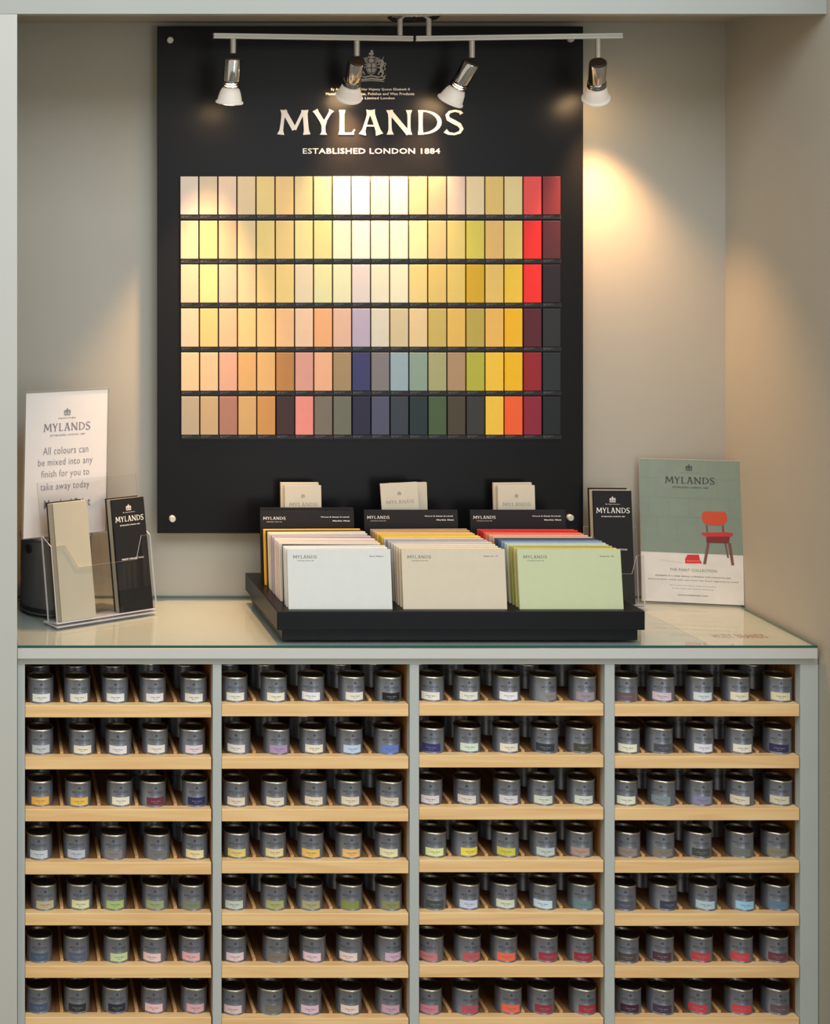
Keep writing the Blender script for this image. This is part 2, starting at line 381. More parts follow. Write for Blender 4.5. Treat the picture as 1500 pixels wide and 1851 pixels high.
SW = [  # paint colours, row by row
[(209,193,177),(199,182,155),(217,192,166),(216,191,150),(223,197,126),(228,192,127),(210,193,141),(187,194,153),(228,222,208),(230,226,218),(222,214,186),(222,216,196),(179,179,139),(180,167,134),(210,190,170),(223,201,156),(217,185,107),(219,199,139),(222,75,71),(115,40,44)],
[(181,170,146),(177,167,125),(188,164,133),(215,193,146),(225,200,123),(219,193,126),(214,206,144),(204,201,138),(226,216,188),(230,224,208),(228,222,200),(224,218,196),(202,213,160),(205,186,129),(214,195,116),(211,196,79),(226,181,107),(225,199,112),(225,41,36),(78,32,40)],
[(191,171,146),(188,184,130),(191,170,146),(202,186,145),(220,194,127),(224,198,124),(217,203,170),(213,214,158),(215,217,177),(207,199,195),(214,214,188),(217,218,189),(218,199,127),(213,187,105),(217,191,102),(209,167,29),(229,191,101),(231,192,59),(229,41,36),(32,24,31)],
[(204,178,151),(204,177,117),(205,170,136),(210,183,127),(220,186,125),(228,184,131),(229,195,161),(231,170,118),(218,179,153),(177,166,185),(209,204,184),(202,188,147),(219,195,145),(196,174,92),(222,182,90),(184,163,74),(230,181,90),(233,179,30),(82,25,38),(36,39,41)],
[(209,184,145),(207,178,140),(200,157,134),(201,160,103),(208,168,108),(176,124,68),(214,155,139),(234,175,135),(161,136,99),(55,56,102),(123,119,118),(147,168,176),(134,157,140),(164,163,114),(171,139,104),(178,176,59),(237,194,61),(236,183,21),(144,30,38),(34,41,44)],
[(171,157,134),(181,157,118),(158,113,98),(192,157,103),(188,138,78),(55,34,33),(229,141,129),(120,108,94),(108,108,93),(33,34,58),(78,80,103),(50,58,68),(27,45,51),(69,91,58),(71,63,45),(51,51,48),(238,194,66),(238,96,44),(136,31,54),(22,29,32)]]
import colorsys
def cname(c):
    h, s, v = colorsys.rgb_to_hsv(*[q/255 for q in c]); h *= 360
    if v < .17: return 'near-black'
    if v < .3: return ('dark navy' if 200 < h < 270 else 'dark green' if 80 < h < 200 else 'dark burgundy' if s > .4 else 'dark brown') if s > .2 else 'charcoal'
    if s < .12: return 'off-white' if v > .78 else 'pale grey' if v > .55 else 'mid grey'
    if h < 12 or h > 335:
        if s > .65: return 'bright red' if v > .7 else 'dark red'
        return 'rose pink' if v > .7 else 'brown red'
    if h < 26: return ('bright orange' if s > .7 else 'peach' if v > .8 else 'rosy brown')
    if h < 40: return 'amber' if s > .7 else ('golden tan' if s > .42 else 'pale peach' if v > .8 else 'taupe')
    if h < 54: return 'strong yellow' if s > .65 else ('soft yellow' if s > .35 else 'cream' if v > .75 else 'khaki')
    if h < 80: return 'yellow green' if s > .5 else ('pale lemon' if v > .7 else 'olive grey')
    if h < 170: return 'moss green' if s > .25 else 'grey green'
    if h < 225: return 'pale blue grey' if v > .5 else 'slate blue'
    return 'lavender' if v > .6 else 'indigo blue' if s > .35 else 'purple grey'
NUM = ['first', 'second', 'third', 'fourth', 'fifth', 'sixth', 'seventh', 'eighth', 'ninth', 'tenth', 'eleventh', 'twelfth', 'thirteenth', 'fourteenth', 'fifteenth', 'sixteenth', 'seventeenth', 'eighteenth', 'nineteenth', 'last']
SWR = ['top', 'second', 'third', 'fourth', 'fifth', 'bottom']
SWT = (319, 399, 478.3, 558, 637.5, 717)
ys = YF-.006
sw0 = st0 = None
cw, ch = 32.0*(1+ys/D0)/1000, 69*(1+ys/D0)/1000
for r in range(6):
    for c in range(20):
        px = 327+34.43*c+(.35*(r-2.5)*(1-c/20)); col = SW[r][c]
        x = X(px, ys); z = Z(SWT[r]+69, ys)
        if sw0 is None:
            o = sw0 = MB().box(0, cw, 0, .0058, 0, ch).build('paint_swatch', M_obj, bevel=.0008)
            b = MB().box(.0002, cw+.0022, .0018, .0058, -.0088, -.0006)
            for q_, (uw, zz) in enumerate(((.020, -.0025), (.012, -.0048))):
                b.ink(fit(text_geo(('Colour Name', 'No. 12')[q_]), .002+uw/2, zz, uw, .0016), lambda u, v: (u, .0015, v), 1)
            s_ = st0 = b.build('name_strip', [mat('strip_black', (26, 24, 26), .5), M_whited], parent=o)
        else:
            o = sw0.copy(); COL.objects.link(o); s_ = st0.copy(); COL.objects.link(s_); s_.parent = o
        o.location = (x, ys, z); o.color = (*lin(col), 1)
        tag(o, f'{cname(col)} paint swatch, {NUM[c]} from the left in the {SWR[r]} row of the board', 'paint swatch', 'paint swatches in rows on the black board')

# ------------------------------------------------------------ ceiling spotlight bar
yb = .215
lamp = empty('spotlight_bar', (X(748, yb), yb, ZC), 'chrome ceiling bar with four adjustable spotlights above the black board', 'ceiling light')
linv = Matrix.Translation(-Vector(lamp.location))
def lp(name, b, m, par=None, bev=0):
    o = b.build(name, m, bevel=bev); o.parent = par or lamp
    if par is None: o.matrix_parent_inverse = linv
    return o
R = Matrix.Translation((X(748, yb), yb, ZC))
lp('ceiling_plate', MB().lathe([(.0001, -.0001), (.050, -.0001), (.050, -.004), (.044, -.009), (.0001, -.0105)], 40, M=R), M_chrome)
zb = Z(70, yb)
def barpt(px, side):
    t = abs(px-748)/370; y = yb-.045*t; return Vector((X(px, y), y, zb))
for a_, b_ in ((385.5, 746), (751, 1125)):
    p, q = barpt(a_, 0), barpt(b_, 0); d = (q-p).normalized(); L_ = (q-p).length
    Rm = Matrix.Translation(p) @ Matrix.Rotation(math.atan2(d.y, d.x), 4, 'Z')
    bb = MB().box(0, L_, -.004, .004, -.0052, -.001, M=Rm).box(0, L_, -.004, .004, .001, .0052, M=Rm).box(.0005, L_-.0005, -.0032, .0032, -.0012, .0012, M=Rm)
    lp('bar', bb, M_satin, bev=.0006)
for px in (723, 775):
    p = barpt(px, 0)
    lp('ceiling_stem', MB().tube([(p.x, p.y, zb+.0053), (p.x, p.y, ZC-.0095)], .0052, 14), M_satin)
LENS = bpy.data.materials.new('lit_lens'); LENS.use_nodes = True
e = LENS.node_tree.nodes['Principled BSDF']; e.inputs['Emission Color'].default_value = (1, .66, .36, 1); e.inputs['Emission Strength'].default_value = 30
BULB = mat('bulb_glass', (235, 228, 215), .3); bb_ = BULB.node_tree.nodes['Principled BSDF']
bb_.inputs['Emission Color'].default_value = (1, .86, .74, 1); bb_.inputs['Emission Strength'].default_value = .16
heads = [((421.5, 104), (420, 150), (-.05, .22, -1), 36), ((645, 109), (643, 155), (-.02, .74, -.85), 36),
         ((854, 112), (845, 155), (-.36, .42, -.85), 36), ((1081, 112), (1089, 155), (.24, .70, -.85), 36)]
TGT = [None, (655, 420), (700, 440), (1165, 800)]
for i, ((ax, ay), _, dr, _s) in enumerate(heads):
    p = barpt(ax if i != 2 else 853, 0); dr = Vector(dr).normalized()
    top = Vector((p.x, p.y, Z(ay, p.y)))
    hd = MB()
    Q = Matrix.Translation(top) @ dr.to_track_quat('Z', 'X').to_matrix().to_4x4()
    hd.lathe([(.0157, .0032), (.0162, .005), (.0162, .044), (.0155, .046), (.0135, .047)], 28, M=Q)
    h = lp('lamp_head', hd, M_chrome)
    lp('end_cap', MB().lathe([(.0001, -.0015), (.0135, -.001), (.0155, .0008), (.0157, .0032)], 28, M=Q), M_cap, par=h).matrix_parent_inverse = Matrix()
    lp('arm', MB().tube([(p.x, p.y, zb-.0053), (p.x, p.y, top.z+.008)], .0056, 14), M_satin, par=h).matrix_parent_inverse = Matrix()
    rg = MB()
    for t in range(3): rg.lathe([(.0135, .047+.004*t), (.0175, .0475+.004*t), (.0178, .049+.004*t), (.0135, .0505+.004*t)], 28, M=Q)
    lp('clamp_ring', rg, M_chrome, par=h).matrix_parent_inverse = Matrix()
    lp('bulb', MB().lathe([(.013, .058), (.0165, .060), (.0195, .066), (.0222, .076), (.0236, .083), (.0265, .085), (.0268, .088), (.0245, .0895)], 32, M=Q), BULB, par=h).matrix_parent_inverse = Matrix()
    lp('lens', MB().lathe([(.0246, .0885), (.015, .091), (.0001, .092)], 32, M=Q), LENS, par=h).matrix_parent_inverse = Matrix()
    l = bpy.data.lights.new('spot_beam', 'SPOT'); l.energy = SPOT_E[i]; l.color = (1, .55, .24)
    l.spot_size = math.radians((56, 84, 80, 80)[i]); l.spot_blend = 1; l.shadow_soft_size = .02
    lo = bpy.data.objects.new('spot_beam', l); COL.objects.link(lo); lo.location = top+dr*.098
    tg = Vector((X(TGT[i][0], YF), YF, Z(TGT[i][1], YF))) if TGT[i] else Vector((.31, .235, .9))
    lo.rotation_euler = (tg-lo.location).to_track_quat('-Z', 'Y').to_euler()
    lo.parent = lamp; lo.matrix_parent_inverse = linv

# ------------------------------------------------------------ tray with colour cards
zt = .956
tr = empty('sample_tray', (.84, .16, .9), 'low black lacquered tray carrying three rows of colour cards on the counter', 'tray')
tinv = Matrix.Translation((-.84, -.16, -.9))
def quad_slab(q, z0, z1):
    b = MB(); b.add([(x, y, z0) for x, y in q]+[(x, y, z1) for x, y in q], [(3, 2, 1, 0), (4, 5, 6, 7), (0, 1, 5, 4), (1, 2, 6, 5), (2, 3, 7, 6), (3, 0, 4, 7)]); return b
o = quad_slab([(.5025, .008), (1.1695, .008), (1.1635, .294), (.4955, .294)], .9215, zt).build('tray_top', M_tray, parent=tr, bevel=.0015); o.matrix_parent_inverse = tinv
o = quad_slab([(.5135, .018), (1.1605, .018), (1.1545, .285), (.5065, .285)], .9003, .9213).build('tray_base', M_tray, parent=tr, bevel=.0008); o.matrix_parent_inverse = tinv
CW, CH, CT = .189, .107, .0062
WM = {}
def lean(cx0, y, ang, z=zt, roll=0, yaw=0):
    return Matrix.Translation((cx0, y, z+.0002)) @ Matrix.Rotation(math.radians(yaw), 4, 'Z') @ Matrix.Rotation(math.radians(-ang), 4, 'X') @ Matrix.Rotation(math.radians(roll), 4, 'Y')
card_me = None
ROWS = [('left', 522, [('white', (222, 222, 214)), ('bright white', (232, 232, 228)), ('ivory', (230, 224, 208)), ('dark brown', (62, 42, 48)), ('off-white', (228, 222, 206)), ('pale peach', (228, 204, 186)), ('pale pink', (226, 204, 196)), ('pale cream', (226, 212, 192)), ('mauve', (178, 166, 180)), ('lilac grey', (168, 162, 176)), ('pale stone', (208, 202, 190)), ('cream', (232, 218, 184)), ('dark plum', (62, 40, 48)), ('golden yellow', (232, 178, 40))]),
        ('middle', 729.5, [('beige', (218, 204, 178)), ('cream', (232, 216, 184)), ('light sand', (226, 210, 182)), ('ivory', (224, 216, 198)), ('pale grey', (204, 202, 196)), ('stone grey', (186, 182, 176)), ('lavender grey', (160, 158, 172)), ('pale oat', (214, 204, 186)), ('bright yellow', (232, 200, 84)), ('mustard', (222, 184, 60)), ('yellow ochre', (226, 190, 76)), ('sand', (210, 180, 130)), ('tan', (190, 156, 112)), ('light brown', (170, 140, 104))]),
        ('right', 940, [('pale green', (202, 208, 164)), ('olive yellow', (200, 194, 116)), ('olive green', (170, 168, 96)), ('soft green', (206, 212, 168)), ('ice blue', (170, 198, 206)), ('sky blue', (128, 160, 184)), ('steel blue', (78, 96, 122)), ('navy grey', (66, 72, 96)), ('peach', (226, 180, 150)), ('buff', (206, 172, 146)), ('coral', (224, 126, 100)), ('salmon red', (214, 92, 70)), ('red', (196, 36, 32)), ('deep red', (182, 44, 44))])]
sk = (-.055, -.068, -.082)
for ri, (rn, px0, cols) in enumerate(ROWS):
    n = len(cols)
    for j, (nm, c) in enumerate(cols):
        y = .0205+.01320*j; x = (px0+20)*1.0075/1000-.02+sk[ri]*(y-.02)
        jx = 0 if j == 0 else random.uniform(-.0012, .0012); jz = 0
        b = MB().box(0, CW, 0, CT, 0, CH, 0)
        if j == 0:
            b.ink(fit(WORD, .032, CH-.0135, .044, .0062), lambda u, v: (u, -.0003, v), 1)
            b.ink(fit(text_geo('ESTABLISHED LONDON 1884', .01, 1.2), .033, CH-.0205, .030, .0016), lambda u, v: (u, -.0003, v), 1)
            b.ink(fit(text_geo(('Pure White 1', 'Beige No. 76', 'Green No. 102')[ri], .02), CW-.0255, CH-.0125, .026, .0026), lambda u, v: (u, -.0003, v), 1)
            o = b.build('colour_card', [M_obj, mat('card_ink', (128, 126, 118), .6)], bevel=.0022)
            o.modifiers['bevel'].limit_method = 'ANGLE'
        else:
            if card_me is None:
                o = b.build('colour_card', M_obj, bevel=.001); card_me = o
            else:
                o = card_me.copy(); COL.objects.link(o)
        o.matrix_world = lean(x+jx, y, 7.5, roll=(0 if j == 0 else random.uniform(-.35, .35)))
        if nm == 'dark brown': o.matrix_world = lean(x+.001, y, 7.5, roll=.5)
        o.color = (*lin(c), 1)
        pos = 'front card' if j == 0 else ('rearmost card' if j == n-1 else f'{NUM[j]} card from the front')
        tag(o, f'{nm} colour card, {pos} in the {rn} row of the tray', 'colour card', 'colour cards in the black tray')
    # black index cards behind the colours
    for kk in range(2 if ri == 0 else 1):
        yy = .2135+.0125*kk; hh = .1385+.0035*kk if ri == 0 else .1395
        yy += 0 if ri == 0 else .004
        px = (469.5, 657, 848.5)[ri]; xx = X(px, yy+.018)
        wd = (.184, .184, .187)[ri]
        b = MB().box(0, wd, 0, .0045 if kk == 0 else .0062, 0, hh)
        b.ink(fit(WORD, .0275, hh-.0145-.0*kk, .0445, .0062), lambda u, v: (u, -.0003, v), 1)
        b.ink(fit(text_geo('ESTABLISHED LONDON 1884', .01, 1.2), .0275, hh-.0215, .030, .0013), lambda u, v: (u, -.0003, v), 1)
        b.ink(fit(text_geo('Wood & Metal Eggshell', .03), wd-.0375, hh-.0125, .056, .0028), lambda u, v: (u, -.0003, v), 1)
        b.ink(fit(text_geo('Marble Matt', .03), wd-.025, hh-.0195, .034, .0026), lambda u, v: (u, -.0003, v), 1)
        o = b.build('index_card', [M_card, M_white], bevel=.0006)
        o.matrix_world = lean(xx, yy, 6)
        nm = ('black index card with white lettering behind the left row, ' + ('lower front one of two' if kk == 0 else 'taller rear one of two')) if ri == 0 else f'single black index card with white lettering behind the {rn} row'
        tag(o, nm, 'index card', 'black index cards in the tray')
# small booklets behind the index cards
def booklet(px, py, yy, wd, mi, lab, yaw=0, roll=0, th=.006, ink=True, dx=0):
    r = 1+(yy+.02)/D0; zz = VZ-(py-400)/1000*r; hh = zz-zt
    b = MB().box(0, wd, 0, .0006, 0, hh, 0).box(0, wd, th-.0006, th, 0, hh, 0).box(.0003, wd-.0006, .0008, th-.0008, .0005, hh-.0006, 2).box(0, .0006, .0006, th-.0006, 0, hh, 0)
    if ink:
        b.ink(fit(CREST, wd/2, hh-.020, .008, .008), lambda u, v: (u, -.0003, v), 1)
        b.ink(fit(WORD, wd/2, hh-.037, .056, .0075), lambda u, v: (u, -.0003, v), 1)
    o = b.build('booklet', [M_cream, mat('booklet_ink', (160, 150, 130), .6), M_paper])
    o.matrix_world = lean(X(px, yy+.02), yy, 4, roll=roll, yaw=yaw)
    tag(o, lab, 'booklet', 'cream booklets behind the index cards')
booklet(513, 876, .246, .0725, 0, 'front cream booklet with faint lettering behind the left index cards')
booklet(506, 871, .257, .0755, 0, 'cream booklet tucked behind another at the back of left row', ink=False, th=.008)
booklet(694, 873, .242, .0735, 0, 'tilted cream booklet leaning left behind the middle index card', roll=-3.0, th=.004)
booklet(704, 872, .257, .078, 0, 'cream booklet partly hidden behind the tilted middle booklet', yaw=8, ink=False, th=.005)
booklet(897, 876, .246, .0735, 0, 'front cream booklet with faint lettering behind the right index card', th=.005)
booklet(890, 871.5, .257, .078, 0, 'slightly turned cream booklet at the back of the right row', yaw=3, ink=False, th=.006)

# ------------------------------------------------------------ paint tin and sign on the left
tin = empty('paint_tin', (X(101, .25), .243, .9003), 'large dark grey metal paint tin under the white sign at left', 'paint tin')
Rr = .071; H = .147
b = MB().lathe([(.0001, 0), (Rr-.001, 0), (Rr+.0008, .001), (Rr+.0008, .003), (Rr-.001, .0045), (Rr-.001, H-.006), (Rr+.001, H-.004), (Rr+.0012, H-.001), (Rr-.001, H)], 64)
b.build('tin_body', mat('dark_tin', (98, 100, 102), .3, .7), parent=tin)
MB().lathe([(Rr-.0003, .0045), (Rr-.0003, .013)], 64).build('base_band', mat('tin_band', (18, 20, 24), .3), parent=tin)
MB().lathe([(Rr-.0012, H), (Rr-.004, H+.0008), (Rr-.006, H-.002), (Rr-.012, H-.003), (Rr-.014, H-.0015), (.0001, H-.0015)], 64).build('tin_lid', M_rim, parent=tin)
for sg in (-1,):
    a = math.radians(218); Rm = Matrix.Translation((math.cos(a)*(Rr-.002), math.sin(a)*(Rr-.002), H-.022)) @ Matrix.Rotation(a, 4, 'Z') @ Matrix.Rotation(math.radians(90), 4, 'Y')
    MB().lathe([(.0085, 0), (.0085, .003), (.006, .004), (.004, .0025), (.0001, .003)], 20, M=Rm).build('handle_ear', mat('ear_black', (30, 30, 32), .3, .5), parent=tin)
# sign
ul = Vector((X(40, .175), .175)); ur = Vector((X(193, .245), .245)); u = (ur-ul); W = u.length; u.normalize()
zs = .9003+H+.002
UU = Vector((u.x, u.y, 0)); VV = (Vector((0, 0, 1))+Vector((-u.y, u.x, 0))*.05+UU*.045).normalized(); NN = UU.cross(VV).normalized()
M_s = Matrix(((UU.x, -NN.x, VV.x, ul.x), (UU.y, -NN.y, VV.y, ul.y), (UU.z, -NN.z, VV.z, zs), (0, 0, 0, 1)))
Hs = .2835
sign = empty('sign_holder', M_s.translation, 'white printed sign in a clear acrylic stand on top of the large tin', 'sign')
sinv = Matrix.Translation(-M_s.translation)
def sp(name, b, m):
    b.v = [tuple(M_s @ Vector(v)) for v in b.v]; o = b.build(name, m, parent=sign); o.matrix_parent_inverse = sinv; return o
b = MB().box(.0025, W-.0035, 0, .0006, .001, Hs-.004)
def ink_s(geo, mi): b.ink(geo, lambda a_, c_: (a_, -.0004, c_), mi)
ink_s(fit(CREST, W*.5, Hs-.043, .0155, .0150), 2)
ink_s(fit(text_geo('By Appointment to Her Majesty', .01), W*.5, Hs-.0555, .038, .0036), 2)
ink_s(fit(WORD, W*.5, Hs-.0725, .102, .0170), 1)
ink_s(fit(text_geo('ESTABLISHED LONDON 1884', .01, 1.2), W*.51, Hs-.088, .075, .003), 2)
for s_, zz, ww in (('All colours can', .1175, .098), ('be mixed into any', .1415, .118), ('finish for you to', .164, .104), ('take away today', .1885, .106)):
    ink_s(fit(text_geo(s_, -.004), W*.49, Hs-zz, ww, .0175 if 'y' in s_ else .0145), 1)
ink_s(fit(text_geo('Matched Paint', .02), W*.52, Hs-.221, .10, .017), 1)
sp('printed_sheet', b, [M_paper, mat('sign_ink', (132, 120, 132), .6), M_inkl])
sp('acrylic_front', MB().prism([(0, 0), (W, 0), (W, Hs), (0, Hs)], -.0035, -.001, 0, 1), [M_acr, M_aedge])
sp('acrylic_back', MB().prism([(0, 0), (W, 0), (W, Hs), (0, Hs)], .0012, .003, 0, 1), [M_acr, M_aedge])
sp('acrylic_foot', MB().box(0, W, .003, .07, .0, .0022), [M_acr])

# ------------------------------------------------------------ leaflet holders
def holder(origin, ang, width, leanang, front, ph, depth, label, leaflets):
    O = Matrix.Translation(origin) @ Matrix.Rotation(math.radians(ang), 4, 'Z')
    Lm = O @ Matrix.Rotation(math.radians(-leanang), 4, 'X')
    hd = empty('leaflet_holder', origin, label, 'leaflet holder', 'clear leaflet holders')
    inv = Matrix.Translation(-Vector(origin))
    def p(name, b, T):
        b.v = [tuple(T @ Vector(v)) for v in b.v]; o = b.build(name, [M_acr, M_aedge], parent=hd); o.matrix_parent_inverse = inv
    up = math.sin(math.radians(leanang))*depth+.002
    U = Matrix.Translation((0, 0, up))
    p('front_panel', MB().prism(front, -.0025, 0, 0, 1), Lm @ U)
    p('back_panel', MB().prism([(0, 0), (width, 0), (width, ph), (0, ph)], depth, depth+.0025, 0, 1), Lm @ U)
    for x in (0, width-.0022):
        b = MB(); q = [(x, 0, .0), (x, depth, .0), (x, depth, ph*.62), (x, 0, front[2][1])]
        vs = q+[(a+.0022, b_, c_) for a, b_, c_ in q]
        b.add(vs, [(3, 2, 1, 0), (4, 5, 6, 7)], 0); b.add(vs, [(0, 1, 5, 4), (1, 2, 6, 5), (2, 3, 7, 6), (3, 0, 4, 7)], 1)
        p('side_panel', b, Lm @ U)
    p('base', MB().box(0, width, .0, depth, 0, .002, 1), Lm @ U)
    p('foot', MB().box(0, width, .0, depth*1.6, 0, .0018, 1), O)
    for (x0, x1, y0, y1, hh, m, lab, mark) in leaflets:
        b = MB().box(0, x1-x0, 0, y1-y0, 0, hh, 0)
        if mark:
            c = (x1-x0)/2
            b.ink(fit(CREST, c, hh-.017, .013, .012), lambda u_, v_: (u_, -.0004, v_), 1)
            b.ink(fit(text_geo('By Appointment', .01), c, hh-.0265, .028, .0022), lambda u_, v_: (u_, -.0004, v_), 1)
            b.ink(fit(WORD, c, hh-.0385, .066, .0115), lambda u_, v_: (u_, -.0004, v_), 1)
            b.ink(fit(text_geo('ESTABLISHED LONDON 1884', .02, 1.2), c, hh-.0505, .046, .0024), lambda u_, v_: (u_, -.0004, v_), 1)
            b.ink(fit(text_geo('PAINT COLLECTION', .02, 1.2), c, hh-.115, .050, .0032), lambda u_, v_: (u_, -.0004, v_), 1)
        o = b.build('paint_leaflet', [m, M_white])
        o.matrix_world = Lm @ U @ Matrix.Translation((x0, y0, .0024))
        tag(o, lab, 'leaflet', 'leaflets in clear holders')
fr = [(0, 0), (.228, 0), (.228, .143), (.206, .143), (.190, .099), (.056, .099), (.030, .143), (0, .143)]
lf = []
pn = ['front', 'second', 'third', 'fourth', 'rearmost']
for j in range(5):
    lf.append((.013+.0003*j, .089+.0003*j, .0012+.0056*j, .0062+.0056*j, (.219, .2195, .2185, .219, .221)[j], M_sage if j == 0 else (M_cream if j < 4 else M_card),
               ('plain sage cream leaflet at the front of left holder stack' if j == 0 else f'{pn[j]} leaflet of the cream stack in the left holder pocket'), False))
for j in range(4):
    lf.append((.146+.0006*j, .221+.0003*j, .0012+.007*j, .0072+.007*j, (.214, .2135, .214, .216)[j], M_card if j in (0, 3) else M_sage,
               ('black leaflet with white wordmark at front of left holder' if j == 0 else f'{pn[j] if j < 3 else "rearmost"} leaflet behind the black one in the left holder'), j == 0))
holder((X(103, .096), .096, .9003), 28.6, .228, 9, fr, .262, .031, 'wide clear acrylic leaflet holder with two pockets standing in front of the large tin', lf)
fr2 = [(0, 0), (.104, 0), (.104, .098), (.090, .098), (.080, .062), (.024, .062), (.014, .098), (0, .098)]
lf2 = []
for j in range(4):
    lf2.append((.0105-.0006*j, .0855-.0004*j, .0012+.0062*j, .0068+.0062*j, (.2215, .2225, .222, .225)[j], M_card if j in (0, 3) else M_cream,
                ('black leaflet with white wordmark at front of right holder' if j == 0 else f'{pn[j] if j < 3 else "rearmost"} leaflet behind the black one in the right holder'), j == 0))
holder((1.1695, .238, .9003), -1.5, .104, 5, fr2, .150, .028, 'small clear acrylic leaflet holder between the tray and the chair poster', lf2)

# ------------------------------------------------------------ poster with chair
PW, PH = .1905, .2835
p0 = Vector((X(1160, .290), .290)); p1 = Vector((1.4785, .254)); u = (p1-p0).normalized()
UU = Vector((u.x, u.y, 0)); VV = (Vector((0, 0, 1))+Vector((-u.y, u.x, 0))*.075).normalized(); NN = UU.cross(VV).normalized()
Mp = Matrix(((UU.x, -NN.x, VV.x, p0.x), (UU.y, -NN.y, VV.y, p0.y), (UU.z, -NN.z, VV.z, .9008), (0, 0, 0, 1)))
PW = (p1-p0).length
b = MB().box(0, PW, 0, .004, 0, PH, 0)
def pf(t): return lambda a_, c_: (a_*PW, -t, c_*PH)
def rect(x0, x1, y0, y1): return ([(x0, y0), (x1, y0), (x1, y1), (x0, y1)], [(0, 1, 2, 3)])
b.ink(rect(0, 1, .345, 1), pf(.0002), 1)
for i in range(1, 4): b.ink(rect(0, 1, 1-.135*i-.001, 1-.135*i+.001), pf(.0003), 2)
for r_ in range(4):
    for c_ in range(5):
        xx = .16+.2*c_-(.0 if r_ % 2 else .08); b.ink(rect(xx, xx+.003, 1-.135*(r_+1), 1-.135*r_), pf(.0003), 2)
def pl(pts, mi, t=.0004): b.ink((pts, [tuple(range(len(pts)))]), pf(t), mi)
def pk(x, y):
    l = 375+(y-100)*.030; r = 985+(y-100)*.017; t = 100+(x-375)*.044; bt = 925+(x-400)*.0717
    return ((x-l)/(r-l), 1-(y-t)/(bt-t))
def PK(pts, mi, t=.0004): pl([pk(*q_) for q_ in pts], mi, t)
PK([(500, 690), (505, 678), (560, 690), (640, 700), (650, 712)], 0)
PK([(783, 600), (800, 602), (777, 724), (760, 722)], 5); PK([(905, 605), (925, 604), (942, 733), (926, 734)], 5)
PK([(884, 600), (896, 600), (912, 690), (902, 690)], 5); PK([(778, 560), (918, 566), (912, 606), (780, 600)], 4, .0005)
PK([(775, 495), (787, 497), (790, 540), (780, 540)], 5); PK([(870, 500), (882, 498), (886, 540), (872, 540)], 5)
PK([(757, 425), (768, 417), (890, 422), (900, 440), (902, 470), (888, 494), (860, 501), (800, 498), (765, 486), (752, 460)], 3, .0006)
PK([(748, 540), (900, 541), (935, 547), (938, 558), (925, 566), (780, 564), (755, 552)], 6, .0006)
PK([(668, 666), (735, 668), (742, 700), (755, 718), (655, 716), (654, 690)], 6, .0005)
PK([(660, 698), (740, 702), (742, 708), (662, 706)], 7, .0007)
def pt(s, cx, cy, ww, hh, mi, bold=0, sx=1): b.ink(fit(text_geo(s, bold, sx) if isinstance(s, str) else s, cx, cy, ww, hh), pf(.0005), mi)
pt(CREST, .49, .945, .072, .046, 8); pt('By Appointment to Her Majesty', .49, .908, .2, .008, 9)
pt(WORD, .495, .855, .49, .052, 8); pt('ESTABLISHED LONDON 1884', .50, .805, .35, .011, 8, .01, 1.2)
pt('THE PAINT COLLECTION', .51, .228, .46, .018, 9)
pt('Available in a wide choice of finishes and colours to suit', .505, .184, .74, .010, 9, .02)
pt('every project, made with care from the finest pigments by hand', .505, .156, .88, .010, 9, .02)
pt('Ask in store for colour cards and samples', .50, .118, .45, .009, 9); pt('or for help with colour matching', .50, .096, .40, .009, 9)
pt('www.mylands.com', .50, .052, .30, .013, 9, .02)
b.v = [tuple(Mp @ Vector(v)) for v in b.v]
o = b.build('poster', [mat('poster_white', (216, 212, 204), .45), mat('poster_sage', (122, 138, 124), .45), mat('poster_joint', (112, 126, 113), .45), mat('chair_orange', (196, 70, 36), .45),
    mat('chair_dark_red', (110, 36, 34), .45), mat('chair_leg', (112, 74, 64), .45), mat('chair_red', (196, 40, 40), .45), mat('box_orange', (240, 100, 70), .45), M_ink, M_inkl])
tag(o, 'small poster card showing an orange chair against green wall, leaning in right corner', 'poster')

# ------------------------------------------------------------ sample tins
TR, TH = .0243, .0458
b = MB().lathe([(.0001, 0), (TR-.0008, 0), (TR, .0006), (TR, .0018), (TR-.0006, .0026), (TR-.0006, TH-.0040)], 36)
def cyl(r, z0): return lambda a_, c_: (r*math.sin(a_/r), -r*math.cos(a_/r), z0+c_)
b.ink(fit(CREST, 0, 0, .0052, .0052), cyl(TR-.00045, .0357), 1)
b.ink(fit(WORD, 0, 0, .0290, .0047), cyl(TR-.00045, .0275), 1)
b.ink(fit(text_geo('ESTABLISHED LONDON 1884', .01, 1.2), 0, 0, .020, .0010), cyl(TR-.00045, .0232), 1)
tin0 = b.build('sample_tin', [M_steel, M_mark])
lid0 = MB().lathe([(TR-.0006, TH-.0040), (TR+.0002, TH-.0034), (TR+.0004, TH-.0022), (TR, TH-.0008), (TR-.0006, TH-.0001), (TR-.0012, TH), (TR-.0022, TH-.0006), (TR-.003, TH-.0028)], 36, 0).lathe([(TR-.003, TH-.0028), (TR-.0052, TH-.0030), (TR-.0058, TH-.0012), (TR-.0075, TH-.0010), (TR-.0082, TH-.0024), (.0001, TH-.0024)], 36, 1).build('lid', [M_rim, M_lid], parent=tin0)
b = MB(); n = 12; wl = .0345; rl = TR-.0002
vs = []; 
for i in range(n+1):
    a_ = (-wl/2+wl*i/n)/rl
    for zz in (.0042, .0182): vs.append((rl*math.sin(a_), -rl*math.cos(a_), zz))
b.add(vs, [(2*i, 2*i+2, 2*i+3, 2*i+1) for i in range(n)], 0)
